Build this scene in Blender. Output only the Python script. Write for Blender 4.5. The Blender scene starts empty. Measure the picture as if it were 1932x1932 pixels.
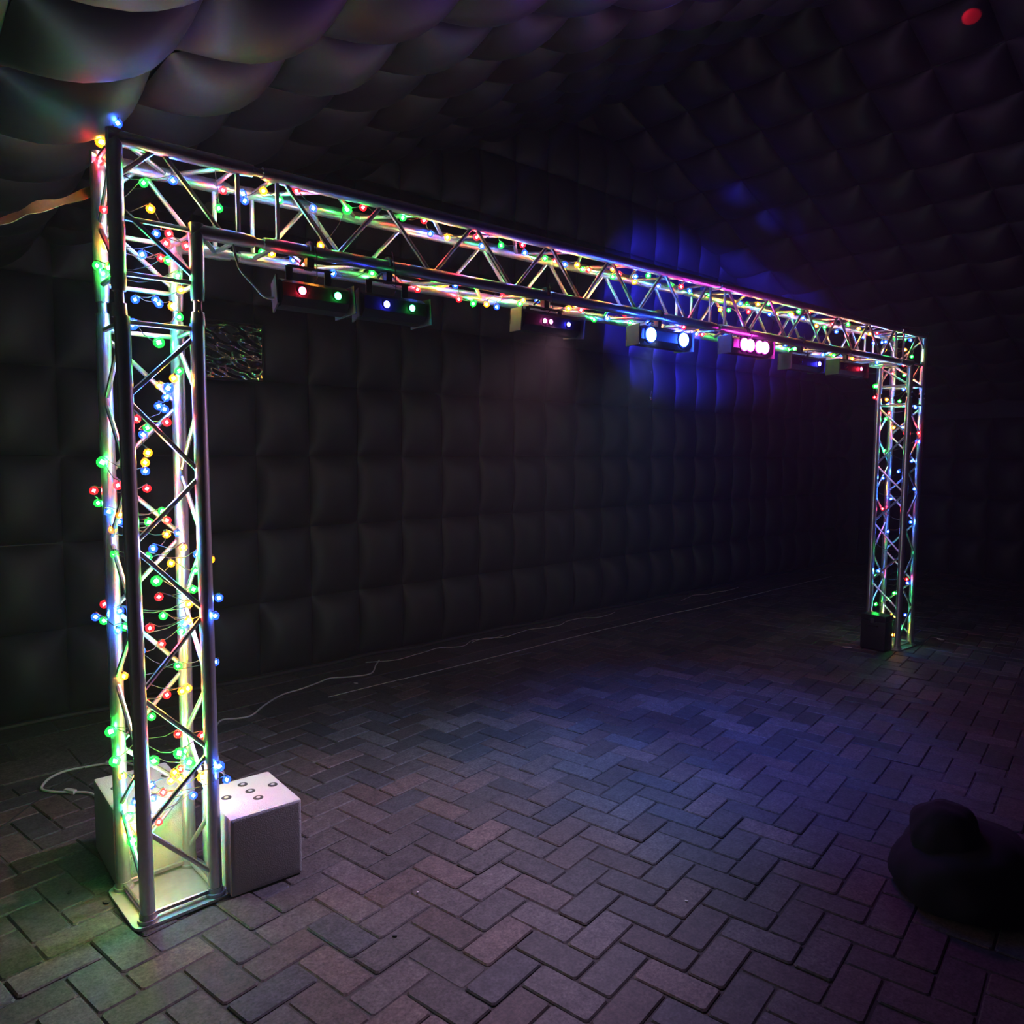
import bpy, bmesh, math, random
from mathutils import Vector, Matrix, noise

R = math.radians
PI = math.pi
SC = bpy.context.scene
COL = SC.collection

# ---------------------------------------------------------------- light and tone numbers
WORLD_S = 0.006
HAZE = 0.0045
FAB = 0.026
BRK = 2.0
SHELL_S = 2.2
CORE_S = 850.0
CORE_K = {'r': 0.9, 'g': 0.95, 'b': 1.25, 'o': 1.0}
LAMPS = [
    ('cool_beam', (2.49, -.09, 2.19), (1.35, 0.0, 0), (0.36, 0.55, 1.0), 290, 78, 1.0, 0.04),
    ('blue_beam', (2.76, -.09, 2.19), (2.9, -0.1, 0), (0.06, 0.16, 1.0), 340, 76, 1.0, 0.04),
    ('pink_beam', (1.85, -.10, 2.17), (0.2, -0.3, 0), (1.0, 0.50, 0.72), 140, 84, 1.0, 0.04),
    ('magenta_beam', (3.45, -.10, 2.22), (3.6, -0.2, 0), (1.0, 0.12, 0.8), 6, 150, 1.0, 0.04),
    ('blue_roof_beam', (2.83, .08, 2.19), (6.3, 2.5, 3.3), (0.03, 0.03, 1.0), 3600, 34, 0.6, 0.01),
    ('red_dot_beam', (1.7, -.09, 2.15), (5.25, -.51, 4.59), (1.0, 0.01, 0.03), 4000, 1.4, 0.3, 0.005),
    ('red_dot_beam', (1.7, -.09, 2.15), (5.07, -.85, 4.66), (1.0, 0.01, 0.03), 4000, 1.4, 0.3, 0.005),
    ('blue_dot_beam', (1.0, -.09, 2.15), (2.37, -.52, 3.81), (0.05, 0.03, 1.0), 2500, 3.0, 0.3, 0.005),
    ('blue_dot_beam', (1.0, -.09, 2.15), (2.50, -.35, 3.86), (0.05, 0.03, 1.0), 2500, 2.4, 0.3, 0.005),
]

# ---------------------------------------------------------------- camera
F_PX = 1421.29
CAM = Vector((-0.5873, -2.6625, 1.5974))
YAW, PITCH, ROLL = R(50.3745), R(-4.5296), R(0.3868)
fw = Vector((math.cos(YAW) * math.cos(PITCH), math.sin(YAW) * math.cos(PITCH), math.sin(PITCH)))
rt = Vector((math.sin(YAW), -math.cos(YAW), 0))
up = rt.cross(fw)
r2 = rt * math.cos(ROLL) + up * math.sin(ROLL)
u2 = up * math.cos(ROLL) - rt * math.sin(ROLL)
cam_d = bpy.data.cameras.new('camera')
cam_d.sensor_width = 36
cam_d.lens = F_PX / 1932 * 36
cam_d.clip_start = 0.02
cam = bpy.data.objects.new('camera', cam_d)
COL.objects.link(cam)
M3 = Matrix((r2, u2, -fw)).transposed()
cam.matrix_world = Matrix.Translation(CAM) @ M3.to_4x4()
SC.camera = cam

# ---------------------------------------------------------------- colour management, world, cycles
SC.view_settings.view_transform = 'Standard'
SC.view_settings.look = 'None'
SC.view_settings.gamma = 1.0
SC.view_settings.use_curve_mapping = False
SC.view_settings.exposure = 0.0
SC.cycles.use_denoising = True
SC.cycles.max_bounces = 5
SC.cycles.use_light_tree = False
SC.cycles.use_adaptive_sampling = True
SC.cycles.adaptive_threshold = 0.03
SC.cycles.diffuse_bounces = 2
SC.cycles.glossy_bounces = 2
SC.cycles.transparent_max_bounces = 8
SC.cycles.volume_bounces = 0
SC.cycles.sample_clamp_indirect = 3.0
SC.cycles.sample_clamp_direct = 0.0
SC.cycles.blur_glossy = 0.6
SC.cycles.caustics_reflective = False
SC.cycles.caustics_refractive = False

world = bpy.data.worlds.new('night_sky')
SC.world = world
world.use_nodes = True
wb = world.node_tree.nodes['Background']
wb.inputs['Color'].default_value = (0.45, 0.45, 1.0, 1)
wb.inputs['Strength'].default_value = WORLD_S
# thin stage haze fills the tent
vs_ = world.node_tree.nodes.new('ShaderNodeVolumeScatter')
vs_.inputs['Density'].default_value = HAZE
vs_.inputs['Anisotropy'].default_value = 0.55
vs_.inputs['Color'].default_value = (1, 1, 1, 1)
world.node_tree.links.new(vs_.outputs[0], world.node_tree.nodes['World Output'].inputs['Volume'])

# ---------------------------------------------------------------- room numbers
X0, X1 = -1.25, 10.4          # eaves, left and right
RIDGE = (X0 + X1) / 2 + 0.12
def roof_z(x):
    return 2.77 + 0.45 * x if x < 4.7 else 2.77 + 0.45 * (9.4 - x)
def wall_y(x):
    return 2.50 + 0.035 * x
YF = -5.2                     # front wall left off to let in a dim added fill
H, L, W = 2.5656, 5.9732, 0.24   # truss axis height, arch width, chord spacing

# ---------------------------------------------------------------- lamps inside the effect lights (aimed beams)
def spot(name, loc, target, col, power, size, blend=0.4, radius=0.03):
    d = bpy.data.lights.new(name, 'SPOT')
    d.color = col
    d.energy = power
    d.spot_size = R(size)
    d.spot_blend = blend
    d.shadow_soft_size = radius
    o = bpy.data.objects.new(name, d)
    COL.objects.link(o)
    o.location = loc
    v = Vector(target) - Vector(loc)
    o.rotation_euler = v.to_track_quat('-Z', 'Y').to_euler()
    return o
BLUE, MAG, RED = (0.10, 0.16, 1.0), (1.0, 0.05, 0.75), (1.0, 0.03, 0.05)
for n_, l_, t_, c_, p_, s_, b_, r_ in LAMPS:
    spot(n_, l_, t_, c_, p_, s_, b_, r_)

# ---------------------------------------------------------------- helpers
def link(o, parent=None):
    COL.objects.link(o)
    if parent is not None:
        o.parent = parent
    return o
def tag(o, label=None, cat=None, group=None, kind=None):
    if label: o['label'] = label
    if cat: o['category'] = cat
    if group: o['group'] = group
    if kind: o['kind'] = kind
    return o
def empty(name, loc=(0, 0, 0), parent=None):
    o = bpy.data.objects.new(name, None)
    o.empty_display_size = 0.1
    o.location = loc
    return link(o, parent)
def mesh_from(bm, name, mats, smooth=True, ang=40):
    me = bpy.data.meshes.new(name)
    bm.normal_update()
    bm.to_mesh(me)
    bm.free()
    for m in (mats if isinstance(mats, (list, tuple)) else [mats]):
        me.materials.append(m)
    if smooth:
        me.polygons.foreach_set('use_smooth', [True] * len(me.polygons))
        try:
            me.set_sharp_from_angle(angle=R(ang))
        except Exception:
            pass
    return me
def obj(name, me, parent=None, loc=None):
    o = bpy.data.objects.new(name, me)
    if loc is not None: o.location = loc
    return link(o, parent)
def frame(d):
    d = d.normalized()
    a = Vector((0, 0, 1)) if abs(d.z) < 0.9 else Vector((1, 0, 0))
    x = d.cross(a).normalized()
    return x, d.cross(x).normalized()
def ring_tube(bm, pts, rad, n=12, caps=True, mi=0):
    """tube through pts, rad a number or a list; returns nothing"""
    rings = []
    x = y = None
    for i, p in enumerate(pts):
        p = Vector(p)
        a = Vector(pts[max(0, i - 1)]); b = Vector(pts[min(len(pts) - 1, i + 1)])
        d = (b - a).normalized()
        if x is None:
            x, y = frame(d)
        else:
            x = (x - d * x.dot(d)).normalized(); y = d.cross(x)
        r = rad[i] if isinstance(rad, (list, tuple)) else rad
        rings.append([bm.verts.new(p + (x * math.cos(2 * PI * k / n) + y * math.sin(2 * PI * k / n)) * r) for k in range(n)])
    for a, b in zip(rings, rings[1:]):
        for k in range(n):
            f = bm.faces.new((a[k], a[(k + 1) % n], b[(k + 1) % n], b[k])); f.material_index = mi
    if caps:
        f = bm.faces.new(rings[0][::-1]); f.material_index = mi
        f = bm.faces.new(rings[-1]); f.material_index = mi
def add_box(bm, lo, hi, bevel=0.0, seg=2, mat=None, mi=0):
    ret = bmesh.ops.create_cube(bm, size=1)
    vs = ret['verts']
    lo, hi = Vector(lo), Vector(hi)
    for v in vs:
        v.co = Vector([(lo[i] + hi[i]) / 2 + v.co[i] * (hi[i] - lo[i]) for i in range(3)])
    fs = set(f for v in vs for f in v.link_faces)
    for f in fs: f.material_index = mi
    if bevel > 0:
        es = list(set(e for v in vs for e in v.link_edges))
        r = bmesh.ops.bevel(bm, geom=es, offset=bevel, segments=seg, affect='EDGES', profile=0.7)
        vs = list(set(v for f in r['faces'] for v in f.verts) | set(v for v in vs if v.is_valid))
    if mat is not None:
        for v in set(vs): v.co = mat @ v.co
    return vs

def smooth_path(pts, n=6):
    out = []
    P = [Vector(p) for p in pts]
    P = [P[0]] + P + [P[-1]]
    for i in range(1, len(P) - 2):
        for k in range(n):
            t = k / n
            a, b, c, d = P[i - 1], P[i], P[i + 1], P[i + 2]
            out.append(0.5 * ((2 * b) + (c - a) * t + (2 * a - 5 * b + 4 * c - d) * t * t + (3 * b - a - 3 * c + d) * t ** 3))
    out.append(P[-1])
    return out

# ---------------------------------------------------------------- materials
def new_mat(name):
    m = bpy.data.materials.new(name)
    m.use_nodes = True
    nt = m.node_tree
    b = nt.nodes['Principled BSDF']
    return m, nt, b
def simple(name, col, rough=0.5, metal=0.0, nscale=0.0, namt=0.15, bump=0.0, spec=None):
    m, nt, b = new_mat(name)
    b.inputs['Base Color'].default_value = (*col, 1)
    b.inputs['Roughness'].default_value = rough
    b.inputs['Metallic'].default_value = metal
    if spec is not None:
        b.inputs['Specular IOR Level'].default_value = spec
    if nscale:
        tc = nt.nodes.new('ShaderNodeTexCoord')
        nz = nt.nodes.new('ShaderNodeTexNoise')
        nz.inputs['Scale'].default_value = nscale
        nz.inputs['Detail'].default_value = 4
        nt.links.new(tc.outputs['Object'], nz.inputs['Vector'])
        mr = nt.nodes.new('ShaderNodeMapRange')
        mr.inputs['To Min'].default_value = 1 - namt
        mr.inputs['To Max'].default_value = 1 + namt
        nt.links.new(nz.outputs['Fac'], mr.inputs['Value'])
        mx = nt.nodes.new('ShaderNodeVectorMath'); mx.operation = 'SCALE'
        mx.inputs[0].default_value = col
        nt.links.new(mr.outputs[0], mx.inputs['Scale'])
        nt.links.new(mx.outputs[0], b.inputs['Base Color'])
        if bump:
            bp = nt.nodes.new('ShaderNodeBump')
            bp.inputs['Strength'].default_value = bump
            bp.inputs['Distance'].default_value = 0.004
            nt.links.new(nz.outputs['Fac'], bp.inputs['Height'])
            nt.links.new(bp.outputs[0], b.inputs['Normal'])
    return m
def emit(name, col, s):
    m, nt, b = new_mat(name)
    b.inputs['Base Color'].default_value = (*[c * 0.3 for c in col], 1)
    b.inputs['Roughness'].default_value = 0.3
    b.inputs['Emission Color'].default_value = (*col, 1)
    b.inputs['Emission Strength'].default_value = s
    m.cycles.emission_sampling = 'FRONT'
    return m

ALU = simple('brushed_aluminium', (0.80, 0.80, 0.82), 0.34, 0.9, 60, 0.10, 0.15)
PLATE = simple('plate_aluminium', (0.62, 0.62, 0.62), 0.42, 0.75, 30, 0.2, 0.2)
BLACK = simple('black_plastic', (0.02, 0.02, 0.022), 0.4)
CLAMP = simple('black_steel', (0.012, 0.012, 0.014), 0.45, 0.3)
GREYMETAL = simple('grey_painted_metal', (0.09, 0.09, 0.095), 0.55, 0.2, 40, 0.1)
WHITE = simple('white_textured_shell', (0.62, 0.62, 0.60), 0.6, 0, 220, 0.10, 0.5)
RECESS = simple('dark_recess', (0.05, 0.055, 0.05), 0.6)
CABLE_W = simple('white_cable_sheath', (0.6, 0.58, 0.55), 0.5)
CABLE_D = simple('dark_cable_sheath', (0.03, 0.03, 0.03), 0.5)
WIRE = simple('string_light_wire', (0.10, 0.11, 0.08), 0.45)
STRAP = simple('khaki_strap', (0.42, 0.30, 0.14), 0.8, 0, 90, 0.2, 0.3)
BUNDLE = simple('dark_fabric', (0.010, 0.008, 0.018), 0.9, 0, 12, 0.3, 0.3)
SAND = simple('joint_sand', (0.055, 0.048, 0.045), 0.95, 0, 40, 0.3, 0.4)
SCRAP = simple('paper_scrap', (0.55, 0.52, 0.48), 0.8)
DSCRAP = simple('dark_scrap', (0.012, 0.012, 0.012), 0.9)
FOIL = simple('foil_strip', (0.7, 0.55, 0.3), 0.25, 1.0)

def fabric_mat():
    m, nt, b = new_mat('black_inflatable_fabric')
    tc = nt.nodes.new('ShaderNodeNewGeometry')
    nz = nt.nodes.new('ShaderNodeTexNoise'); nz.inputs['Scale'].default_value = 3.0; nz.inputs['Detail'].default_value = 5
    nt.links.new(tc.outputs['Position'], nz.inputs['Vector'])
    cr = nt.nodes.new('ShaderNodeValToRGB')
    cr.color_ramp.elements[0].position = 0.3; cr.color_ramp.elements[0].color = (FAB * 0.8, FAB * 0.74, FAB * 0.95, 1)
    cr.color_ramp.elements[1].position = 0.7; cr.color_ramp.elements[1].color = (FAB * 1.15, FAB * 1.06, FAB * 1.35, 1)
    nt.links.new(nz.outputs['Fac'], cr.inputs[0])
    nt.links.new(cr.outputs[0], b.inputs['Base Color'])
    b.inputs['Roughness'].default_value = 0.55
    b.inputs['Specular IOR Level'].default_value = 0.45
    bp = nt.nodes.new('ShaderNodeBump'); bp.inputs['Strength'].default_value = 0.25; bp.inputs['Distance'].default_value = 0.02
    nt.links.new(nz.outputs['Fac'], bp.inputs['Height']); nt.links.new(bp.outputs[0], b.inputs['Normal'])
    return m
FABRIC = fabric_mat()

def brick_mat():
    m, nt, b = new_mat('concrete_paver')
    at = nt.nodes.new('ShaderNodeAttribute'); at.attribute_name = 'tint'
    geo = nt.nodes.new('ShaderNodeNewGeometry')
    n1 = nt.nodes.new('ShaderNodeTexNoise'); n1.inputs['Scale'].default_value = 2.2; n1.inputs['Detail'].default_value = 3
    n2 = nt.nodes.new('ShaderNodeTexNoise'); n2.inputs['Scale'].default_value = 90; n2.inputs['Detail'].default_value = 5; n2.inputs['Roughness'].default_value = 0.7
    n3 = nt.nodes.new('ShaderNodeTexNoise'); n3.inputs['Scale'].default_value = 24; n3.inputs['Detail'].default_value = 5
    for n in (n1, n2, n3): nt.links.new(geo.outputs['Position'], n.inputs['Vector'])
    def mrange(src, a, c, lo=0.3, hi=0.7):
        mr = nt.nodes.new('ShaderNodeMapRange')
        mr.inputs['From Min'].default_value = lo; mr.inputs['From Max'].default_value = hi
        mr.inputs['To Min'].default_value = a; mr.inputs['To Max'].default_value = c
        nt.links.new(src, mr.inputs['Value']); return mr.outputs[0]
    def mul(a, c):
        mt = nt.nodes.new('ShaderNodeMath'); mt.operation = 'MULTIPLY'
        nt.links.new(a, mt.inputs[0]); nt.links.new(c, mt.inputs[1]); return mt.outputs[0]
    f = mul(mul(mrange(n1.outputs['Fac'], 0.8, 1.2), mrange(n2.outputs['Fac'], 0.35, 1.75)), mrange(n3.outputs['Fac'], 0.7, 1.3))
    sc = nt.nodes.new('ShaderNodeVectorMath'); sc.operation = 'SCALE'
    nt.links.new(at.outputs['Color'], sc.inputs[0]); nt.links.new(f, sc.inputs['Scale'])
    nt.links.new(sc.outputs[0], b.inputs['Base Color'])
    b.inputs['Roughness'].default_value = 0.62
    b.inputs['Specular IOR Level'].default_value = 0.4
    bp = nt.nodes.new('ShaderNodeBump'); bp.inputs['Strength'].default_value = 0.5; bp.inputs['Distance'].default_value = 0.003
    ad = nt.nodes.new('ShaderNodeMath'); ad.operation = 'ADD'
    nt.links.new(n2.outputs['Fac'], ad.inputs[0]); nt.links.new(n3.outputs['Fac'], ad.inputs[1])
    nt.links.new(ad.outputs[0], bp.inputs['Height']); nt.links.new(bp.outputs[0], b.inputs['Normal'])
    return m
PAVER = brick_mat()

# ================================================================ SETTING
# ---- floor: sand bed, herringbone bricks, slab strip along the back wall
def edge_y(x): return 1.62 + 0.07 * x if x < 4 else 1.90 + 0.05 * (x - 4)
bm = bmesh.new()
add_box(bm, (X0 - 0.3, YF - 0.5, -0.08), (X1 + 0.4, 3.1, -0.006))
floor = tag(obj('floor', mesh_from(bm, 'floor', SAND, False)), kind='structure')

random.seed(11)
BW = 0.1216
ua, va = R(-78.3), R(11.7)
U = Vector((math.cos(ua), math.sin(ua), 0)); V = Vector((math.cos(va), math.sin(va), 0))
T0 = Vector((0.923, -0.383, 0))
def brick_shape(bm, hx, hy, top=0.0, mat=None, tint=None, layer=None, jag=0.0):
    """slightly chamfered paver, 44 triangles at most"""
    c = 0.0045
    z0 = -0.03
    prof = [(0, z0), (0, top - c), (c, top)]
    rings = []
    for ins, z in prof:
        a, b = hx - ins, hy - ins
        k = 0.008
        pts = [(-a + k, -b), (a - k, -b), (a, -b + k), (a, b - k), (a - k, b), (-a + k, b), (-a, b - k), (-a, -b + k)]
        rings.append([bm.verts.new((mat @ Vector((x, y, z))) if mat else (x, y, z)) for x, y in pts])
    fs = []
    for r_, s_ in zip(rings, rings[1:]):
        for k in range(8):
            fs.append(bm.faces.new((r_[k], r_[(k + 1) % 8], s_[(k + 1) % 8], s_[k])))
    fs.append(bm.faces.new(rings[-1]))
    if layer is not None:
        for f in fs:
            for lp in f.loops: lp[layer] = tint
def rand_tint():
    t = random.random()
    v = random.uniform(0.80, 1.18)
    if t < 0.6: c = (0.150, 0.138, 0.136)
    elif t < 0.85: c = (0.158, 0.134, 0.128)
    else: c = (0.125, 0.122, 0.128)
    return (c[0] * v * BRK, c[1] * v * BRK, c[2] * v * BRK, 1)
variants = []
for i in range(14):
    bm = bmesh.new()
    lay = bm.loops.layers.color.new('tint')
    brick_shape(bm, BW - 0.0018 - random.random() * 0.0014, BW / 2 - 0.0018 - random.random() * 0.0012, 0, None, rand_tint(), lay)
    variants.append(mesh_from(bm, 'brick', PAVER, False))
cells = []
for n in range(-70, 70):
    for m in range(-30, 45):
        o = T0 + (U - V) * BW * n + (U + V) * 2 * BW * m
        cells.append((o + U * BW - V * BW * 0.5, ua))
        cells.append((o + U * 2.5 * BW, va))
def screen(p):
    d = p - CAM
    z = d.dot(fw)
    if z < 0.2: return None
    return d.dot(r2) / z, d.dot(u2) / z, z
keep = []
for c, a in cells:
    if not (X0 + 0.05 < c.x < X1 - 0.02 and -3.6 < c.y < edge_y(c.x) - 0.02): continue
    s = screen(c)
    if s is None: continue
    lim = 0.78 + 0.25 / s[2]
    if abs(s[0]) > lim + 0.25 or abs(s[1]) > lim + 0.1: continue
    seen = abs(s[0]) < 0.70 and abs(s[1]) < 0.70
    keep.append((s[2] if seen else s[2] + 100, c, a))
keep.sort(key=lambda k: k[0])
for i, (_, c, a) in enumerate(keep[:300]):
    o = bpy.data.objects.new('brick', random.choice(variants))
    o.location = (c.x + random.gauss(0, .0008), c.y + random.gauss(0, .0008), random.gauss(0, 0.0012))
    o.rotation_euler = (random.gauss(0, .006), random.gauss(0, .006), a + random.gauss(0, .006))
    link(o, floor)
bm = bmesh.new()
lay = bm.loops.layers.color.new('tint')
for _, c, a in keep[300:]:
    mt = Matrix.Translation((c.x, c.y, random.gauss(0, 0.0012))) @ Matrix.Rotation(a + random.gauss(0, .006), 4, 'Z') @ Matrix.Rotation(random.gauss(0, .006), 4, 'X') @ Matrix.Rotation(random.gauss(0, .006), 4, 'Y')
    brick_shape(bm, BW - 0.0024, BW / 2 - 0.0024, 0, mt, rand_tint(), lay)
tag(obj('brick_paving', mesh_from(bm, 'brick_paving', PAVER, False), floor), kind='stuff')
# slab strip
svars = []
for i in range(5):
    bm = bmesh.new(); lay = bm.loops.layers.color.new('tint')
    brick_shape(bm, 0.245, 0.145, 0, None, tuple(x * 1.0 for x in rand_tint()), lay)
    svars.append(mesh_from(bm, 'slab', PAVER, False))
for row in range(4):
    x = X0 + 0.1 + (0.25 if row % 2 else 0)
    while x < X1:
        y = edge_y(x) + 0.10 + row * 0.30
        if y < 2.95:
            o = bpy.data.objects.new('slab', random.choice(svars))
            o.location = (x, y, random.gauss(-0.001, 0.0012)); o.rotation_euler = (random.gauss(0, .004), random.gauss(0, .004), math.atan(0.06))
            link(o, floor)
        x += 0.497

# ---- quilted inflatable walls and roof: one shared pillow mesh per surface, one object per sewn panel
def pillow(name, w, h, depth, n=10, p=2.2):
    bm = bmesh.new()
    g = []
    for j in range(n + 1):
        row = []
        for i in range(n + 1):
            # cluster samples near the seams
            u = -math.cos(PI * i / n); v = -math.cos(PI * j / n)
            d = (max(0, 1 - abs(u) ** p) * max(0, 1 - abs(v) ** p)) ** 0.7
            row.append(bm.verts.new((u * w / 2, v * h / 2, d * depth)))
        g.append(row)
    for j in range(n):
        for i in range(n):
            bm.faces.new((g[j][i], g[j][i + 1], g[j + 1][i + 1], g[j + 1][i]))
    return mesh_from(bm, name, FABRIC, True, 180)
def wall_slab(name, pts, thick):
    """a thin solid from a planar polygon, thickness along +thick vector"""
    bm = bmesh.new()
    a = [bm.verts.new(p) for p in pts]
    b = [bm.verts.new(Vector(p) + Vector(thick)) for p in pts]
    bm.faces.new(a); bm.faces.new(b[::-1])
    n = len(pts)
    for k in range(n): bm.faces.new((a[k], b[k], b[(k + 1) % n], a[(k + 1) % n]))
    bmesh.ops.recalc_face_normals(bm, faces=bm.faces)
    return tag(obj(name, mesh_from(bm, name, FABRIC, False)), kind='structure')
RX = 4.7
wall_back = wall_slab('wall_back', [(X0, wall_y(X0), -0.02), (X1, wall_y(X1), -0.02), (X1, wall_y(X1), roof_z(X1)), (RX, wall_y(RX), roof_z(RX)), (X0, wall_y(X0), roof_z(X0))], (0, 0.12, 0))
wall_right = wall_slab('wall_right', [(X1, YF, -0.02), (X1, 3.0, -0.02), (X1, 3.0, roof_z(X1)), (X1, YF, roof_z(X1))], (0.12, 0, 0))
wall_left = wall_slab('wall_left', [(X0, YF, -0.02), (X0, 3.0, -0.02), (X0, 3.0, roof_z(X0)), (X0, YF, roof_z(X0))], (-0.12, 0, 0))
ceil_l = wall_slab('ceiling', [(X0, YF, roof_z(X0)), (RX, YF, roof_z(RX)), (RX, 3.0, roof_z(RX)), (X0, 3.0, roof_z(X0))], (0, 0, 0.12))
ceil_r = wall_slab('ceiling', [(RX, YF, roof_z(RX)), (X1, YF, roof_z(X1)), (X1, 3.0, roof_z(X1)), (RX, 3.0, roof_z(RX))], (0, 0, 0.12))
random.seed(21)
wa = math.atan(0.035)
def panel(me, parent, mt):
    o = bpy.data.objects.new('quilted_panel', me)
    s = random.uniform(0.85, 1.12)
    o.matrix_local = mt @ Matrix.Rotation(random.gauss(0, .018), 4, 'X') @ Matrix.Rotation(random.gauss(0, .018), 4, 'Y') @ Matrix.Diagonal((1, 1, s, 1))
    link(o, parent)
WX, WZ = 0.40, 0.52
pm = pillow('wall_panel', WX, WZ, 0.105)
pb = pillow('wall_panel_low', WX, WZ, 0.13)
x = 1.40 - 7 * WX
while x < X1 + 0.1:
    xc = x + WX / 2
    z = 0.0
    r = 0
    while z < roof_z(xc) - 0.1:
        big = pb if r == 0 else pm
        mt = Matrix.Translation((xc, wall_y(xc) - 0.004 , z + WZ / 2)) @ Matrix.Rotation(wa, 4, 'Z') @ Matrix.Rotation(R(90), 4, 'X')
        panel(big, wall_back, mt)
        z += WZ; r += 1
    x += WX
# right wall
pr = pillow('end_wall_panel', 0.42, WZ, 0.09)
y = 2.6
while y > -4.0:
    for r in range(4):
        mt = Matrix.Translation((X1 - 0.004, y - 0.21, r * WZ + WZ / 2)) @ Matrix.Rotation(R(-90), 4, 'Z') @ Matrix.Rotation(R(90), 4, 'X')
        panel(pr, wall_right, mt)
    y -= 0.42
# roof
sl = math.atan(0.45)
RC = 0.48
pc = pillow('roof_panel', RC * 0.99, RC, 0.13, 12, 2.2)
nrow = range(-3, 12)
for side, parent in ((0, ceil_l), (1, ceil_r)):
    tot = (RX - X0) / math.cos(sl) if side == 0 else (X1 - RX) / math.cos(sl)
    nn = int(tot / RC)
    for i in range(nn):
        s_ = (i + 0.5) * tot / nn
        for k in nrow:
            yc = 1.80 + RC / 2 - RC * k
            if yc > 2.75 or yc < -3.4: continue
            if side == 0: px = RX - s_ * math.cos(sl)
            else: px = RX + s_ * math.cos(sl)
            pz = roof_z(px) - 0.004
            ang = -sl if side == 0 else sl
            mt = Matrix.Translation((px, yc, pz)) @ Matrix.Rotation(ang, 4, 'Y') @ Matrix.Rotation(PI, 4, 'X')
            panel(pc, parent, mt)
# hem tube where the wall meets the paving, a sewn skirt
bm = bmesh.new()
pts = [(xx, wall_y(xx) - 0.10 - 0.02 * math.sin(xx * 5), 0.012 + 0.006 * math.sin(xx * 9)) for xx in [X0 + 0.1 + 0.2 * i for i in range(57)]]
ring_tube(bm, pts, 0.018, 8)
tag(obj('baseboard_back', mesh_from(bm, 'hem', FABRIC)), kind='structure')

# clear vinyl window in the back wall, wrinkled and glossy
def vinyl():
    m, nt, b = new_mat('clear_vinyl')
    b.inputs['Base Color'].default_value = (0.02, 0.02, 0.022, 1)
    b.inputs['Roughness'].default_value = 0.06
    b.inputs['Specular IOR Level'].default_value = 1.0
    b.inputs['Coat Weight'].default_value = 1.0
    b.inputs['Coat Roughness'].default_value = 0.03
    b.inputs['IOR'].default_value = 2.1
    b.inputs['Alpha'].default_value = 0.85
    return m
VINYL = vinyl()
wc = Vector((1.215, wall_y(1.2) - 0.115, 2.255))
bm = bmesh.new()
nx, nz = 40, 36
g = []
for j in range(nz + 1):
    row = []
    for i in range(nx + 1):
        px = (i / nx - 0.5) * 0.39; pz = (j / nz - 0.5) * 0.37
        e = min(i, nx - i, j, nz - j) / 4
        d = noise.noise(Vector((px * 14, pz * 30 + px * 10, 1.3))) * 0.016 * min(1, e)
        row.append(bm.verts.new((px, d, pz)))
    g.append(row)
for j in range(nz):
    for i in range(nx):
        bm.faces.new((g[j][i], g[j][i + 1], g[j + 1][i + 1], g[j + 1][i]))
win = empty('window_1', wc)
tag(win, kind='structure')
obj('pane', mesh_from(bm, 'pane', VINYL), win)
bm = bmesh.new()
ring_tube(bm, [(-.2, 0, -.19), (.2, 0, -.19), (.2, 0, .19), (-.2, 0, .19), (-.2, 0, -.19)], 0.008, 6)
obj('window_frame', mesh_from(bm, 'window_frame', FABRIC), win)

# ================================================================ TRUSS ARCH
RC_, RB = 0.0240, 0.0085     # chord and brace radius
arch = empty('truss_arch', (0, 0, 0))
tag(arch, 'aluminium box truss arch spanning the paved floor, wrapped in coloured string lights', 'truss')
def tube_obj(name, a, b, r, parent, n=16):
    bm = bmesh.new()
    ring_tube(bm, [Vector(a), Vector(b)], r, n)
    return obj(name, mesh_from(bm, name, ALU), parent)
def cone_mesh(pts_pairs, r=0.019):
    bm = bmesh.new()
    for a, b in pts_pairs:
        a, b = Vector(a), Vector(b)
        m1 = a.lerp(b, 0.35); m2 = a.lerp(b, 0.65)
        ring_tube(bm, [a, m1, m1, m2, m2, b], [r * 1.25, r * 1.1, r * .75, r * .75, r * 1.1, r * 1.25], 14)
        x, y = frame(b - a)
        ring_tube(bm, [m1 - x * 0.024, m1 + x * 0.024], 0.005, 8)
        ring_tube(bm, [m2 - x * 0.024, m2 + x * 0.024], 0.005, 8)
    return bm
def lerp(a, b, t): return Vector(a).lerp(Vector(b), t)
def segment(name, base, top, s0, s1, nodes, parent):
    """a straight truss piece. base/top: four axis end points (order 0:(x0,y0) 1:(x1,y0) 2:(x0,y1) 3:(x1,y1));
    nodes: (s on chord 0 side, s on chord 1 side) alternating zigzag list of s values, along-axis fraction measured in metres between base and top"""
    seg = empty(name, (0, 0, 0), parent)
    ax = [(Vector(b), Vector(t)) for b, t in zip(base, top)]
    def at(k, s):
        b, t = ax[k]
        return b.lerp(t, s)
    for k in range(4):
        tube_obj('chord', at(k, s0), at(k, s1), RC_, seg)
    def brace(a, b):
        d = (b - a).normalized()
        tube_obj('brace', a + d * 0.012, b - d * 0.012, RB, seg, 8)
    faces = ((0, 1, 0), (2, 3, 1), (0, 2, 1), (1, 3, 0))
    for k1, k2, ph in faces:
        for s in (s0, s1):
            e = 0.018 / (ax[0][1] - ax[0][0]).length * (1 if s == s0 else -1)
            brace(at(k1, s + e), at(k2, s + e))
        for i in range(len(nodes) - 1):
            a_side = (i + ph) % 2
            p_ = at(k1 if a_side == 0 else k2, nodes[i]); q_ = at(k2 if a_side == 0 else k1, nodes[i + 1])
            brace(p_, q_)
    return seg
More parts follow.
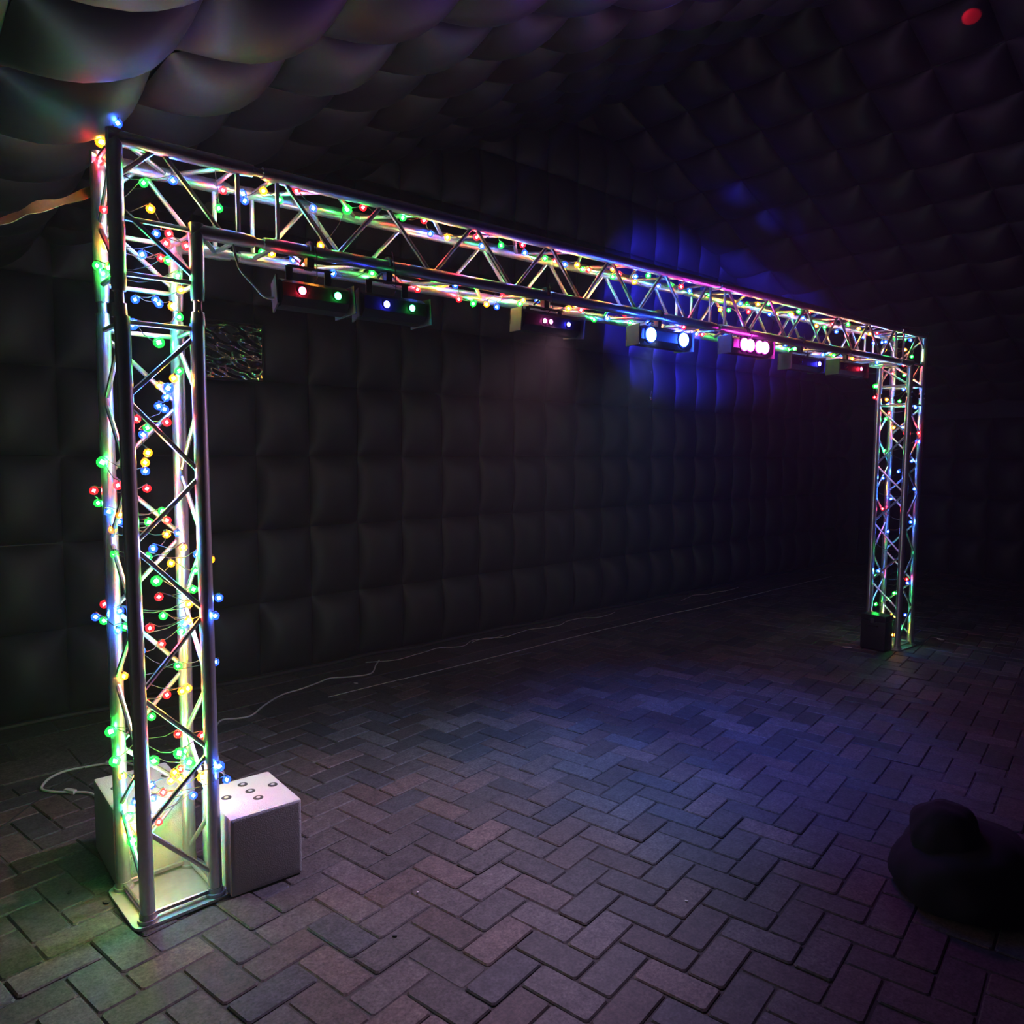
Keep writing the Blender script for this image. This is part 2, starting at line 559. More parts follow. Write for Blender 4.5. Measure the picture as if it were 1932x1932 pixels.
# near tower: chord feet measured on the plate, tops under the corner
nb = [(0.022, -0.012, 0.012), (0.250, 0.003, 0.012), (0.004, 0.246, 0.012), (0.237, 0.258, 0.012)]
nt_ = [(0.006, 0, 2.02), (0.236, 0, 2.02), (0, .24, 2.02), (.24, .24, 2.02)]
# nodes alternate A,B,A,B ... from the foot up (front face starts on the A side)
zs = [0.085, 0.326, 0.545, 0.786, 1.039, 1.284, 1.515, 1.761, 1.985]
fr = [(z - 0.012) / 2.008 for z in zs]
# front face zigzag runs B(.085) A(.326) B(.545) A(.786) ...
segment('truss_tower', [nb[1], nb[0], nb[3], nb[2]], [nt_[1], nt_[0], nt_[3], nt_[2]], 0.0, 1.0, fr, arch)
# far tower
fb = [(L - W, 0, 0.012), (L, 0, 0.012), (L - W, W, 0.012), (L, W, 0.012)]
ft = [(L - W, 0, 2.02), (L, 0, 2.02), (L - W, W, 2.02), (L, W, 2.02)]
segment('truss_tower', fb, ft, 0.0, 1.0, fr, arch)
# corners
def corner(xo, sgn):
    c = empty('truss_corner', (0, 0, 0), arch)
    def P(x, y, z): return Vector((xo + sgn * x, y, z))
    zb = H - 0.43; xe = 0.40
    for y in (0, W):
        bm = bmesh.new()
        ring_tube(bm, [P(0, y, zb), P(0, y, H + 0.024)], RC_, 16)
        obj('chord', mesh_from(bm, 'chord', ALU), c)
        bm = bmesh.new(); ring_tube(bm, [P(-0.02, y, H), P(xe, y, H)], RC_, 16)
        obj('chord', mesh_from(bm, 'chord', ALU), c)
        bm = bmesh.new(); ring_tube(bm, [P(W, y, zb), P(W, y, H - W + 0.024)], RC_, 16)
        obj('chord', mesh_from(bm, 'chord', ALU), c)
        bm = bmesh.new(); ring_tube(bm, [P(W - 0.02, y, H - W), P(xe, y, H - W)], RC_, 16)
        obj('chord', mesh_from(bm, 'chord', ALU), c)
    def B(a, b):
        d = (b - a).normalized()
        tube_obj('brace', a + d * .012, b - d * .012, RB, c, 8)
    for y in (0, W):
        B(P(0, y, zb + .018), P(W, y, zb + .018)); B(P(xe - .018, y, H), P(xe - .018, y, H - W))
        B(P(0, y, H - .12), P(0.13, y, H)); B(P(0.13, y, H), P(0.335, y, H - W)); B(P(0, y, H - .20), P(W, y, zb + .03))
        B(P(0, y, H - W), P(W, y, H - W))
    for z0, x0 in ((zb + .018, 0), (zb + .018, W)): B(P(x0, 0, z0), P(x0, W, z0))
    for x0, z0 in ((xe - .018, H), (xe - .018, H - W), (0, H), (W, H - W)): B(P(x0, 0, z0), P(x0, W, z0))
    B(P(0, 0, H - .02), P(0, W, H - .22)); B(P(0, W, H - .22), P(0, 0, zb + .03))
    B(P(W, W, H - W - .02), P(W, 0, zb + .02))
    B(P(0.02, 0, H), P(.22, W, H)); B(P(.22, W, H), P(xe - .02, 0, H))
    B(P(W + .01, 0, H - W), P(xe - .02, W, H - W))
    return c
corner(0, 1); corner(L, -1)
# beam in two pieces
def beam(xa, xb, nodes):
    base = [(0, 0, H), (0, 0, H - W), (0, W, H), (0, W, H - W)]
    bs = [(xa, y, z) for _, y, z in base]; ts = [(xb, y, z) for _, y, z in base]
    return segment('truss_beam', bs, ts, 0.0, 1.0, [(n - xa) / (xb - xa) for n in nodes], arch)
beam(0.505, 3.095, [0.54, 0.745, 0.957, 1.18, 1.394, 1.615, 1.831, 2.045, 2.245, 2.452, 2.66, 2.87, 3.06])
n2 = [3.235 + i * (5.435 - 3.235) / 10 for i in range(11)]
beam(3.20, L - 0.505, n2)
# conical couplers between the pieces
def couplers(pairs):
    obj('coupler', mesh_from(cone_mesh(pairs), 'coupler', ALU), arch)
for p_, q_ in (((0, 0), 0), ((W, 0), 0), ((0, W), 0), ((W, W), 0)):
    couplers([((p_[0], p_[1], 2.015), (p_[0], p_[1], H - 0.425))])
    couplers([((L - p_[0], p_[1], 2.015), (L - p_[0], p_[1], H - 0.425))])
for y in (0, W):
    for z in (H, H - W):
        couplers([((0.395, y, z), (0.51, y, z))])
        couplers([((3.09, y, z), (3.205, y, z))])
        couplers([((L - 0.395, y, z), (L - 0.51, y, z))])
# base plates
def plate(pts, name='base_plate'):
    c = sum((Vector(p) for p in pts), Vector()) / 4
    c.z = 0
    bm = bmesh.new()
    add_box(bm, (-.165, -.165, 0.002), (.165, .165, 0.012))
    es = [e for e in bm.edges if abs(e.verts[0].co.x - e.verts[1].co.x) < 1e-6 and abs(e.verts[0].co.y - e.verts[1].co.y) < 1e-6]
    bmesh.ops.bevel(bm, geom=es, offset=0.035, segments=6, affect='EDGES', profile=0.5)
    d = Vector(pts[1]) - Vector(pts[0])
    o = obj(name, mesh_from(bm, name, PLATE), arch, c)
    o.rotation_euler.z = math.atan2(d.y, d.x)
    for p in pts:
        bm = bmesh.new()
        ring_tube(bm, [Vector((0, 0, 0.0)), Vector((0, 0, 0.012)), Vector((0, 0, 0.0121)), Vector((0, 0, .03))], [.034, .034, .028, .0262], 16)
        f_ = obj('foot_collar', mesh_from(bm, 'foot_collar', PLATE), arch, (p[0], p[1], 0.012))
plate([nb[0], nb[1], nb[3], nb[2]])
plate([fb[0], fb[1], fb[3], fb[2]])

# ================================================================ STRING LIGHTS
COLS = {'r': ((1.0, 0.012, 0.02), (1.0, 0.02, 0.03)), 'g': ((0.01, 1.0, 0.05), (0.03, 1.0, 0.10)), 'b': ((0.015, 0.07, 1.0), (0.03, 0.13, 1.0)),
        'o': ((1.0, 0.26, 0.01), (1.0, 0.34, 0.03))}
SHELL = {k: emit('bulb_glow_' + n, c[0], SHELL_S) for (k, c), n in zip(COLS.items(), ('red', 'green', 'blue', 'amber'))}
CORE = {k: emit('led_' + n, c[1], CORE_S * CORE_K[k]) for (k, c), n in zip(COLS.items(), ('red', 'green', 'blue', 'amber'))}
def make_shell_clear(m):
    nt = m.node_tree
    b = nt.nodes['Principled BSDF']; out = nt.nodes['Material Output']
    tr = nt.nodes.new('ShaderNodeBsdfTransparent')
    mx = nt.nodes.new('ShaderNodeMixShader'); mx.inputs[0].default_value = 0.45
    nt.links.new(tr.outputs[0], mx.inputs[1]); nt.links.new(b.outputs[0], mx.inputs[2])
    nt.links.new(mx.outputs[0], out.inputs['Surface'])
    m.cycles.emission_sampling = 'NONE'
for m in SHELL.values(): make_shell_clear(m)
for m in CORE.values(): m.cycles.emission_sampling = 'FRONT'
def bulb_mesh(k, s):
    bm = bmesh.new()
    r_ = 0.0072 * s   # eight-sided LED crystal
    ov = [bm.verts.new(v) for v in ((r_, 0, 0), (-r_, 0, 0), (0, r_, 0), (0, -r_, 0), (0, 0, r_), (0, 0, -r_))]
    for a, b, c in ((0, 2, 4), (2, 1, 4), (1, 3, 4), (3, 0, 4), (2, 0, 5), (1, 2, 5), (3, 1, 5), (0, 3, 5)):
        bm.faces.new((ov[a], ov[b], ov[c]))
    for f in bm.faces: f.material_index = 1
    n0 = len(bm.faces)
    bmesh.ops.create_icosphere(bm, subdivisions=2, radius=0.0145 * s)
    bm.faces.ensure_lookup_table()
    for f in bm.faces[n0:]: f.material_index = 0
    ring_tube(bm, [(0, 0, 0.0105 * s), (0, 0, 0.018)], 0.0038, 6, True, 2)
    return mesh_from(bm, 'bulb', [SHELL[k], CORE[k], WIRE])
BM = {}
for k in 'rgbo':
    BM[k] = bulb_mesh(k, 1.0); BM[k.upper()] = bulb_mesh(k, 1.35)
TAB = {  # first few near bulbs are added, unseen behind a chord, to tint the base
    'near': '60,147,185,G 62,172,390,G 74,184,303,o 63,216,551,G 157,172,1822,o 162,18,1836,o 169,113,1810,B 189,216,1784,b 146,152,1749,b 181,207,1742,b 141,36,1690,r 99,113,1672,g 73,65,1648,b 69,129,1701,r 212,130,1873,g 74,15,1588,o 75,59,1555,o 78,72,1526,b 115,210,1461,r 155,177,1380,g 78,46,1356,g 172,184,1347,r 30,42,1319,r 158,145,1301,o 168,39,1314,b 80,12,1270,b 188,57,1261,o 74,59,1237,g 192,224,1186,o 134,200,1130,G 109,74,1095,r 235,170,1038,o 226,54,1178,g 227,86,1106,g 269,25,1217,o 289,8,1080,b 239,73,1231,b -26,194,1555,G 3,120,1478,r -37,292,1454,r -29,270,1412,g -12,195,1385,b 9,133,1379,o 19,193,1350,b 0,202,1323,o -22,267,1055,r 1,194,1238,g 263,-28,1026,b 126,94,1023,g 66,28,1001,r 189,20,1011,o 209,136,974,b 206,172,942,g 146,202,899,r -57,233,1020,b -25,268,996,g 11,192,1039,b 21,170,985,g 2,190,971,b 43,56,921,b 65,204,873,b 176,116,831,g 264,91,840,O 277,28,848,b 17,194,806,o 152,176,716,r 192,136,732,o 204,102,748,o 85,188,696,r 93,154,655,g -28,204,615,G 151,49,609,r 232,51,583,r -22,184,513,G 147,26,549,G 210,177,492,g 90,132,501,G 177,18,510,G 130,23,486,o 153,40,486,r 3,195,449,o 263,-29,489,B 232,56,430,O 253,53,433,o 268,36,440,o 283,-46,441,b 146,19,459,o 121,37,454,o 40,134,435,b 83,142,412,b 98,52,413,r 24,53,419,b 29,146,364,b 89,152,358,b 221,133,336,b 83,169,292,b 3,134,320,G 11,186,254,o 56,192,225,O 122,219,233,r 13,123,237,G',
    'corner': '5,176,2277,O -25,92,2163,g -23,184,2205,g 3,144,2195,g 0,199,2550,r 106,94,2476,g 187,54,2491,b 105,16,2374,o 166,191,2344,b 194,141,2339,r 156,41,2280,r 87,63,2236,b 185,211,2269,r 155,19,2219,g 222,48,2284,r 53,70,2009,B 88,175,2108,b 142,93,2089,b 155,179,2116,b 171,45,2077,o 211,109,2055,g 173,224,1977,G 223,125,2151,o 186,28,2177,g 2,178,2390,r 6,200,2613,O 24,50,2630,b',
    'top': '385,151,2528,r 435,93,2512,b 441,92,2489,b 506,82,2535,o 586,131,2533,g 632,82,2563,r 690,64,2507,b 363,135,2457,g 223,44,2582,o 288,71,2589,b 319,46,2572,g 869,139,2558,G 893,53,2550,r 761,155,2402,o 1070,47,2544,g 1182,62,2559,r 1292,182,2551,b 1306,71,2514,o 1424,20,2525,r 1488,66,2509,b 1552,34,2565,o 1627,104,2544,g 1739,83,2562,r 1739,67,2522,b 1954,166,2550,g 1974,115,2531,r 1972,41,2502,b 2033,19,2505,o 2162,113,2522,g 2198,103,2523,r 2394,122,2560,o 2410,136,2526,g 2414,95,2533,r 2495,53,2525,b 2624,173,2536,o 2596,52,2545,g 2830,176,2543,b 2852,106,2541,g 2847,28,2519,r 2948,47,2513,b 3251,135,2544,g 3547,165,2543,o 3423,32,2501,b 3725,187,2562,g 3602,27,2520,o 3752,48,2545,g 3382,146,2477,o 3545,197,2501,g 3532,47,2469,r 3953,163,2519,b 3826,35,2487,o 4148,117,2536,o 4024,59,2514,g 4109,45,2539,g 4276,67,2555,r 4328,38,2469,o 4699,177,2519,g 4616,74,2520,r 4800,140,2491,b 4971,150,2484,r 5170,118,2488,b 5176,73,2508,o 5266,84,2450,b 5661,201,2505,b 5372,41,2464,b 5763,67,2522,g 5822,47,2521,b 5762,223,2453,o 5682,25,2430,o 5891,61,2397,g 4379,167,2545,b 4895,103,2551,g 4868,9,2506,o 5494,165,2559,r 5623,77,2513,g',
    'bottom': '532,169,2339,g 551,125,2328,o 659,183,2334,b 690,162,2317,r 1007,189,2338,g 826,183,2309,b 1285,146,2330,g 1365,189,2348,O 1427,183,2349,b 1237,199,2306,r 1460,201,2293,r 1550,212,2287,g 1603,179,2286,o 1678,198,2286,b 1652,122,2343,r 1711,195,2337,r 1797,144,2326,o 1784,152,2308,g 1835,83,2322,b 2061,104,2313,o 2173,170,2350,o 2132,89,2312,r 2351,210,2306,g 2419,178,2315,b 2496,126,2343,r 2552,72,2334,r 2585,164,2310,g 2697,131,2318,b 2792,122,2307,o 2850,50,2317,b 3139,175,2308,b 3155,148,2307,b 3270,191,2321,r 3222,192,2354,o 3425,132,2320,b 3471,137,2309,g 2942,77,2315,r 4026,146,2341,o 4075,155,2326,o 4208,192,2349,b 4100,85,2338,r 4252,189,2320,g 4225,133,2313,g 4516,80,2337,o 4676,172,2319,b 4831,195,2351,o 4759,132,2315,g 4827,103,2322,b 5096,194,2350,r 4994,110,2310,o 5265,123,2338,o 5409,116,2316,b 5857,107,2330,r 5877,57,2332,r 5942,230,2277,r 5975,149,2260,g',
    'far': '5705,261,2159,G 5705,262,2068,r 5940,110,2189,o 5913,122,2136,b 5811,37,2130,b 5785,198,2051,o 5877,136,2040,g 5780,55,2001,b 5869,4,1982,b 5822,200,2014,b 5794,176,1942,r 5808,210,1892,g 5783,250,1879,g 5871,170,1823,o 5806,70,1823,b 5903,92,1778,r 5881,-25,1776,r 5935,2,1708,B 5813,265,1313,o 5923,3,1317,b 5771,193,1405,b 5781,252,859,r 5744,185,632,b 5785,251,601,g 5897,17,567,r 5899,12,537,b 5751,51,463,g 5750,52,113,o 5890,120,247,o 5823,143,1234,b 5839,164,957,b 5825,219,1633,g 5955,49,1547,b 5841,217,1145,r 5899,10,1045,b 5959,153,1457,b 5785,27,810,g 5797,218,337,g 5931,30,261,b 5807,42,186,g',
}
LAB = {'near': 'string light winding up the near truss tower beside the white cubes',
       'corner': 'string light bunched in the near upper corner of the truss arch',
       'top': 'string light strung through the upper half of the overhead truss beam',
       'bottom': 'string light along the lower rear chord of the beam, above the effect lights',
       'far': 'string light spiralling down the far truss tower'}
random.seed(4)
for key, s in TAB.items():
    rows = []
    for t in s.split():
        a, b, c, k = t.split(',')
        rows.append((Vector((int(a), int(b), int(c))) / 1000, k))
    if key in ('near', 'far', 'corner'):
        rows.sort(key=lambda r: -r[0].z)
    else:
        rows.sort(key=lambda r: r[0].x)
    root = empty('string_light', rows[0][0] if key != 'near' else (0.12, 0.12, 0))
    base = root.location.copy()
    tag(root, LAB[key], 'string light', 'coloured string lights on the truss')
    # short greedy ordering inside a sliding window keeps the wire from jumping about
    order = [rows.pop(0)]
    while rows:
        w = rows[:5]
        j = min(range(len(w)), key=lambda i: (w[i][0] - order[-1][0]).length + 0.12 * i)
        order.append(rows.pop(j))
    pts = []
    for i, (p, k) in enumerate(order):
        q = p + Vector((0, 0, 0.018))
        if pts:
            a = pts[-1]
            n = max(3, int((q - a).length / 0.05))
            sag = min(0.05, (q - a).length * 0.18)
            off = Vector((random.uniform(-1, 1), random.uniform(-1, 1), 0)) * 0.02
            for t in range(1, n):
                f = t / n
                pts.append(a.lerp(q, f) + (Vector((0, 0, -sag)) + off) * 4 * f * (1 - f))
        pts.append(q)
        o = bpy.data.objects.new('bulb', BM[k])
        o.location = p - base
        o.rotation_euler = (random.uniform(-.5, .5), random.uniform(-.5, .5), random.uniform(0, 6))
        link(o, root)
    bm = bmesh.new()
    ring_tube(bm, [p - base for p in pts], 0.0016, 5)
    obj('wire', mesh_from(bm, 'wire', WIRE), root)

# ================================================================ EFFECT LIGHTS UNDER THE BEAM
LENS = {'off': simple('dark_lens', (0.01, 0.01, 0.015), 0.08), 'red': emit('lens_red', (1, .02, .06), 160), 'green': emit('lens_green', (.02, 1, .1), 50),
        'blue': emit('lens_blue', (.03, .03, 1), 200), 'cyan': emit('lens_cyan', (.02, .08, 1), 420), 'magenta': emit('lens_magenta', (1, .04, .75), 180), 'pink': emit('lens_pink', (1, .08, .5), 100)}
def effect_light(x0, x1, z, lenses, rad, tilt, label, y=-0.01):
    xc, w = (x0 + x1) / 2, (x1 - x0)
    root = empty('effect_light', (xc, y, z))
    tag(root, label, 'stage light', 'effect lights hanging under the truss beam')
    T = Matrix.Rotation(R(tilt), 4, 'X')
    hb = 0.048
    bm = bmesh.new()
    # six-sided housing profile in the y-z plane
    prof = [(-.055, -.020), (-.055, .030), (-.030, .048), (.045, .040), (.055, -.010), (.020, -.048), (-.030, -.046)]
    a = [bm.verts.new(T @ Vector((-w / 2 + .012, py, pz))) for py, pz in prof]
    b = [bm.verts.new(T @ Vector((w / 2 - .012, py, pz))) for py, pz in prof]
    bm.faces.new(a); bm.faces.new(b[::-1])
    for k in range(len(prof)): bm.faces.new((a[k], b[k], b[(k + 1) % len(prof)], a[(k + 1) % len(prof)]))
    bmesh.ops.recalc_face_normals(bm, faces=bm.faces)
    obj('housing', mesh_from(bm, 'housing', BLACK, False), root)
    for sx in (-1, 1):
        bm = bmesh.new()
        vs = add_box(bm, (-.003, -.062, -.052), (.003, .055, .052), 0.0)
        mt = Matrix.Translation((sx * (w / 2 - .004), 0, 0)) @ T @ Matrix.Rotation(R(14 * sx), 4, 'Z')
        for v in bm.verts: v.co = mt @ v.co
        obj('end_plate', mesh_from(bm, 'end_plate', GREYMETAL, False), root)
    for off, kind in lenses:
        c = T @ Vector((off, -.061, .004))
        bm = bmesh.new()
        bmesh.ops.create_uvsphere(bm, u_segments=12, v_segments=6, radius=rad)
        for v in bm.verts:
            v.co.y *= 0.45; v.co += c
        obj('lens', mesh_from(bm, 'lens', LENS[kind]), root)
        bm = bmesh.new()
        ring_tube(bm, [c + Vector((0, .014, 0)), c + Vector((0, .003, 0)), c + Vector((0, .0015, 0))], [rad * 1.3, rad * 1.25, rad * 1.02], 16, False)
        obj('lens_rim', mesh_from(bm, 'lens_rim', BLACK), root)
    hz = H - W - 0.03 - z
    bm = bmesh.new()
    for sx in (-1, 1):
        add_box(bm, (sx * w * .27 - .013, .012, 0.03), (sx * w * .27 + .013, .016, hz - .03))
    add_box(bm, (-w * .27 - .013, -.012, hz - .034), (w * .27 + .013, .016, hz - .03))
    obj('bracket', mesh_from(bm, 'bracket', GREYMETAL, False), root)
    # hook clamp round the chord
    bm = bmesh.new()
    cy, cz = -y, H - W - z
    pts = [(0, cy + .030 * math.cos(t), cz + .030 * math.sin(t)) for t in [R(d) for d in range(-100, 205, 18)]]
    ring_tube(bm, pts, 0.0085, 8)
    add_box(bm, (-.014, cy - .016, hz - .036), (.014, cy + .012, cz - .024), .002)
    ring_tube(bm, [(0, cy + .028, cz - .01), (0, cy + .075, cz - .03)], 0.005, 8)
    obj('clamp', mesh_from(bm, 'clamp', CLAMP), root)
    # safety wire
    bm = bmesh.new()
    ring_tube(bm, [(0.01, cy - .02, cz + .055), (0.012, cy - .04, cz - .02), (0.008, cy - .05, 0.07), (0, -.01, .045)], 0.0018, 6)
    obj('safety_wire', mesh_from(bm, 'safety_wire', CABLE_D), root)
    return root
e1 = effect_light(0.50, 0.78, 2.155, ((-.058, 'red'), (.080, 'green')), .014, -8, 'black effect light with red and green glowing dots, nearest to the near tower')
bm = bmesh.new()
ring_tube(bm, [p - e1.location for p in smooth_path(((0.36, -.01, 2.30), (.37, -.035, 2.22), (.42, -.04, 2.165), (.46, -.03, 2.135), (.51, -.01, 2.14)), 5)], 0.0045, 8)
obj('power_cable', mesh_from(bm, 'power_cable', CABLE_W), e1)
effect_light(0.82, 1.12, 2.155, ((-.045, 'blue'), (.07, 'green')), .013, -4, 'black effect light with a blue dot and a green dot, second from the near tower')
effect_light(1.62, 1.99, 2.195, ((-.06, 'pink'), (-.022, 'pink'), (.09, 'blue')), .010, 4, 'dark effect light with small pink and blue dots, third from the near tower')
effect_light(2.405, 2.835, 2.205, ((-.135, 'cyan'), (.135, 'cyan')), .036, 0, 'effect light with two big glowing blue lenses')
effect_light(3.21, 3.64, 2.235, ((-.10, 'magenta'), (-.04, 'magenta'), (.055, 'magenta'), (.115, 'magenta')), .036, 0, 'effect light glaring white and magenta from four lenses')
effect_light(3.86, 4.26, 2.19, ((-.10, 'off'), (.13, 'blue')), .014, 0, 'dark effect light with one small deep blue lens, just past the magenta one')
effect_light(4.47, 4.87, 2.20, ((-.12, 'off'), (.10, 'red')), .012, 0, 'dark effect light with one small red dot, closest to the far tower')

# ================================================================ WHITE CUBES
def cube_box(loc, sx, sy, h, rot, label, marks):
    root = empty('white_cube', loc)
    root.rotation_euler.z = rot
    tag(root, label, 'cube', 'white cubes by the near tower')
    bm = bmesh.new()
    add_box(bm, (0, 0, 0.004), (sx, sy, h), 0.014, 4)
    obj('shell', mesh_from(bm, 'shell', WHITE), root)
    for mx_, my_ in marks:
        bm = bmesh.new()
        r = .0185
        ring_tube(bm, [(0, 0, 0.0), (0, 0, .0012)], [r, r], 20)
        m_ = obj('round_recess', mesh_from(bm, 'round_recess', RECESS, False), root, (mx_ * sx, my_ * sy, h - .0002))
        bm = bmesh.new()
        ring_tube(bm, [(0, 0, .0012), (0, 0, .003), (0, 0, .0035)], [r * .42, r * .42, r * .1], 10)
        obj('button', mesh_from(bm, 'button', WHITE), m_)
    return root
MK = [(.52, .80), (.86, .57), (.53, .57), (.19, .57), (.54, .34)]
cube_box((0.288, -0.052, 0), .268, .322, .293, 0.0, 'white cube with five round recesses on top, to the right of the near tower', MK)
cube_box((-0.015, 0.292, 0), .272, .335, .293, 0.0, 'white cube standing behind the near tower, its front face glowing green', MK)

# small black case against the foot of the far tower
case = empty('equipment_case', (5.570, 0.03, 0))
tag(case, 'small black case standing against the foot of the far truss tower', 'case')
bm = bmesh.new(); add_box(bm, (0, 0, 0.006), (.135, .20, .24), .008, 2)
obj('case_body', mesh_from(bm, 'case_body', BLACK), case)
bm = bmesh.new(); add_box(bm, (-.001, -.001, .243), (.136, .201, .29), .008, 2)
obj('lid', mesh_from(bm, 'lid', BLACK), case)
bm = bmesh.new(); ring_tube(bm, [(-.002, .06, .20), (-.022, .065, .205), (-.024, .105, .205), (-.022, .145, .205), (-.002, .15, .20)], .005, 8)
obj('handle', mesh_from(bm, 'handle', CLAMP), case)
bm = bmesh.new(); add_box(bm, (-.006, .09, .225), (.002, .12, .262), .001, 1)
obj('latch', mesh_from(bm, 'latch', GREYMETAL), case)

# ================================================================ CABLES, STRAP, LITTER
def cable(name, pts, r, mat, label, cat, group=None):
    root_loc = Vector(pts[0])
    bm = bmesh.new()
    ring_tube(bm, [p - root_loc for p in smooth_path(pts)], r, 8)
    o = obj(name, mesh_from(bm, name, mat), None, root_loc)
    return tag(o, label, cat, group)
zc = 0.006
c1 = cable('extension_cable', [(0.50, .29, zc), (.60, .90, zc), (.72, 1.45, zc), (.848, 1.76, zc), (.95, 1.745, zc), (1.034, 1.745, zc), (1.17, 1.88, zc), (1.329, 2.0, zc), (1.48, 2.04, zc), (1.638, 2.10, zc), (1.739, 2.14, zc), (1.88, 2.08, zc), (2.023, 2.067, zc), (2.16, 2.24, zc), (2.24, 2.33, zc)],
           0.0052, CABLE_W, 'white cable snaking over the paving from the white cube to the back wall', 'cable')
c2 = cable('extension_cable', [(.13, .63, .02), (.10, .80, zc), (.09, 1.0, zc), (.075, 1.17, zc), (.02, 1.24, zc), (-.044, 1.291, zc), (-.095, 1.36, zc), (-.091, 1.414, zc), (-.05, 1.49, zc), (.02, 1.535, zc), (.10, 1.53, zc), (.199, 1.50, .009), (.28, 1.46, zc), (.36, 1.2, zc), (.38, .95, zc)],
           0.0062, CABLE_W, 'white cable looping on the paving behind the left white cube', 'cable')
for p, rz in (((0.0, 1.262, .009), R(-58)), ((.225, 1.49, .014), R(-12))):
    bm = bmesh.new(); add_box(bm, (-.03, -.011, -.009), (.03, .011, .009), .004, 2)
    o = obj('plug', mesh_from(bm, 'plug', CABLE_W), c2, Vector(p) - c2.location); o.rotation_euler.z = rz
cable('power_cable', [(-.50, .80, .004), (-.40, .93, .004), (-.292, 1.059, .004), (-.17, 1.22, .004), (-.057, 1.351, .004), (.10, 1.52, .004), (.263, 1.703, .004), (.38, 1.9, .004), (.5, 2.1, .004)],
      0.0036, CABLE_D, 'thin black cable crossing the paving at a slant behind the near tower', 'cable')
random.seed(8)
for x_s, n_, lab in ((2.15, 9, 'thin pale wire tangled on the slabs beside the white cable end'), (3.1, 12, 'thin pale wire lying along the foot of the back wall, middle stretch'), (6.0, 8, 'thin pale wire curled on the slabs by the back wall, opposite the far tower')):
    pts = []
    for i in range(n_):
        xx = x_s + i * 0.17 + random.uniform(-.03, .03)
        pts.append((xx, wall_y(xx) - .27 + random.uniform(-.06, .05), .004 + random.random() * .01))
    cable('loose_wire', pts, .0028, CABLE_W, lab, 'wire', 'loose wires along the back wall')
pts = [(x_, edge_y(x_) + .05 + random.uniform(-.012, .012), .004) for x_ in [1.55 + i * .35 for i in range(22)]]
cable('loose_wire', pts, .0026, CABLE_W, 'long thin wire running along the edge of the herringbone paving', 'wire', 'loose wires along the back wall')

# khaki strap from the near tower to the roof seam
bm = bmesh.new()
pts = smooth_path([(-.02, .25, 2.462), (-.10, .26, 2.415), (-.19, .25, 2.372), (-.24, .25, 2.335), (-.33, .25, 2.285), (-.5, .25, 2.19), (-.75, .26, 2.08)], 5)
prev = None
for i, p in enumerate(pts):
    hw = 0.017 + 0.005 * math.sin(i * .9)
    if i > len(pts) * .45: hw *= .75
    tl = 0.25 * math.sin(i * .5)
    wv = Vector((0.3 * math.sin(tl), 0.35, 1)).normalized() * hw
    cur = [bm.verts.new(p + wv), bm.verts.new(p - wv), bm.verts.new(p - wv + Vector((.003, .003, 0))), bm.verts.new(p + wv + Vector((.003, .003, 0)))]
    if prev:
        for k in range(4): bm.faces.new((prev[k], prev[(k + 1) % 4], cur[(k + 1) % 4], cur[k]))
    else: bm.faces.new(cur[::-1])
    prev = cur
bm.faces.new(prev)
bmesh.ops.recalc_face_normals(bm, faces=bm.faces)
tag(obj('tie_strap', mesh_from(bm, 'tie_strap', STRAP)), 'tan tie strap running from the top of the near tower towards the roof', 'strap')

# litter
def scrap(name, loc, s, mat, label, rot, group=None):
    bm = bmesh.new()
    pts = [(-1, -.5), (.2, -.62), (1, -.35), (.85, .4), (-.1, .55), (-.9, .35)]
    a = [bm.verts.new((x * s, y * s, 0.001 + .15 * s * abs(x * y))) for x, y in pts]
    b = [bm.verts.new((x * s, y * s, 0.004 + .15 * s * abs(x * y))) for x, y in pts]
    bm.faces.new(a[::-1]); bm.faces.new(b)
    for k in range(6): bm.faces.new((a[k], a[(k + 1) % 6], b[(k + 1) % 6], b[k]))
    o = obj(name, mesh_from(bm, name, mat, False), None, loc); o.rotation_euler.z = rot
    return tag(o, label, 'litter', group)
scrap('dark_scrap', (-0.151, 0.355, 0.0015), 0.01, DSCRAP, 'small dark scrap on the paving left of the tower plate, further one', 1.0)
scrap('dark_scrap', (-0.061, 0.204, 0.0015), 0.013, DSCRAP, 'dark rectangular scrap on the paving right beside the tower plate', 5.2)
scrap('paper_scrap', (1.830, 1.934, 0.0015), 0.016, SCRAP, 'pale triangular paper scrap near the snaking white cable', 1.7)
scrap('paper_scrap', (0.825, -0.435, 0.0015), 0.005, SCRAP, 'tiny bright paper crumb on a brick in the open floor', 1.6)
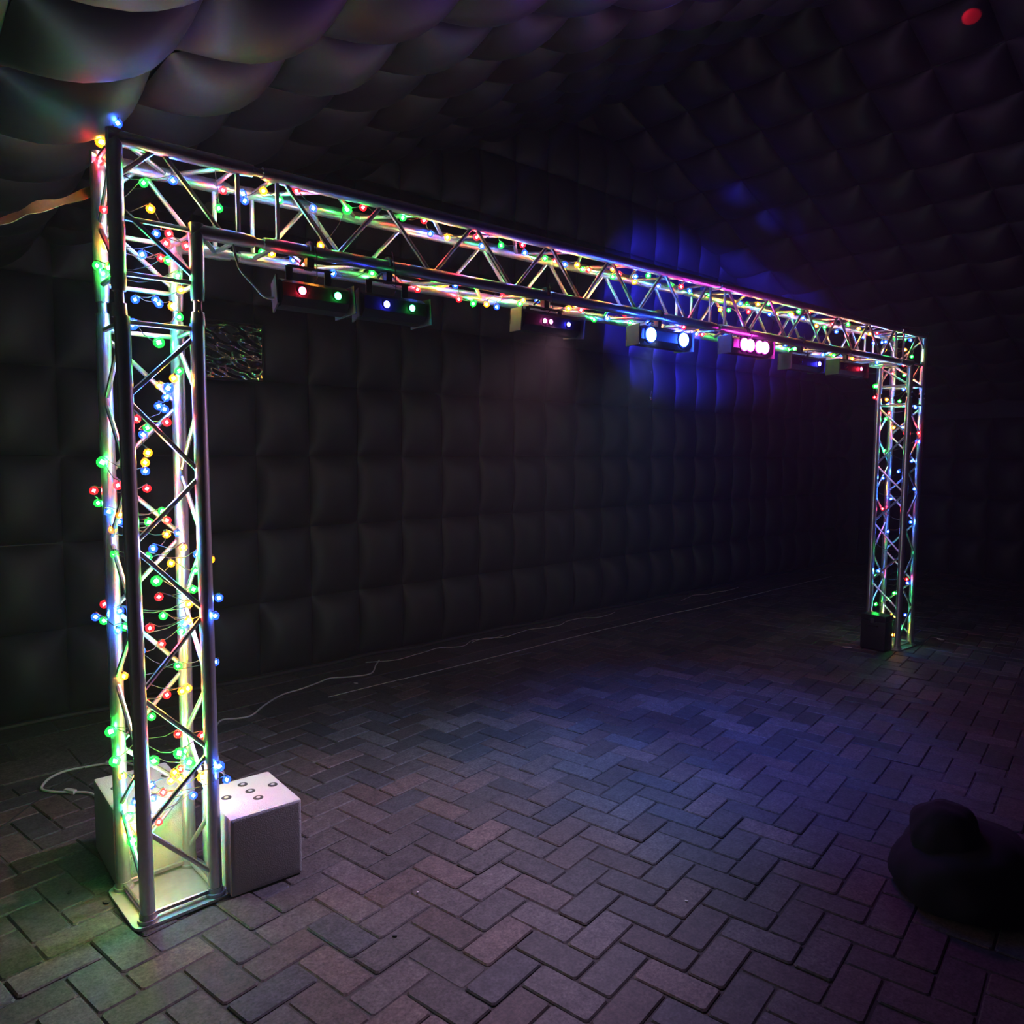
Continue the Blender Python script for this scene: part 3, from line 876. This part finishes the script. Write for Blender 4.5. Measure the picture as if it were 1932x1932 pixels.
scrap('dark_scrap', (0.632, -0.599, 0.0015), 0.008, DSCRAP, 'tiny dark crumb in a brick joint in front of the white cube', 5.4)
scrap('paper_scrap', (1.541, -1.084, 0.0015), 0.006, SCRAP, 'tiny pale crumb on the bricks at the right of the open floor', 2.1)
scrap('paper_scrap', (7.306, 2.702, 0.0015), 0.045, SCRAP, 'pale crumpled paper on the slabs by the back wall', 0.3)
scrap('paper_scrap', (6.387, -0.082, 0.0015), 0.03, SCRAP, 'small scrap on the paving right of the far tower', 1.0)
scrap('paper_scrap', (5.478, 0.292, 0.0015), 0.035, SCRAP, 'pale scrap on the paving left of the far tower', 5.4)
# small foil strip hanging on the back wall behind the blue lenses
bm = bmesh.new()
random.seed(3)
z = 0.0
fp = []
while z > -.33:
    fp.append(Vector((random.uniform(-.012, .012), random.uniform(-.01, .0), z))); z -= .03
ring_tube(bm, fp, [random.uniform(.006, .016) for _ in fp], 5)
tag(obj('foil_strip', mesh_from(bm, 'foil_strip', FOIL, False), None, (5.67, wall_y(5.67) - .085, 2.46)), 'crumpled strip of foil hanging on the dark back wall below the beam', 'decoration')

# dark cloth bundle at the right edge of the picture
def lump(bm, c, rx, ry, rz, seed, n=24, amp=.12):
    ret = bmesh.ops.create_icosphere(bm, subdivisions=4, radius=1)
    for v in ret['verts']:
        d = v.co.normalized()
        f = 1 + amp * noise.noise(d * 1.6 + Vector((seed, 0, 0))) + amp * .35 * abs(math.sin(d.x * 7 + d.y * 4 + seed))
        v.co = Vector((c[0] + d.x * rx * f, c[1] + d.y * ry * f, max(0.004, c[2] + d.z * rz * f)))
bun = empty('cloth_bundle', (2.40, -1.68, 0))
tag(bun, 'dark blue black cloth bundle heaped on the paving, barely lit', 'bundle')
for c, r_, s_, nm in (((0.02, 0.0, .07), (.30, .22, .17), 1.0, 'cloth_heap'), ((-.07, .05, .21), (.12, .11, .13), 2.0, 'rolled_top')):
    bm = bmesh.new()
    lump(bm, c, *r_, s_)
    obj(nm, mesh_from(bm, nm, BUNDLE), bun)
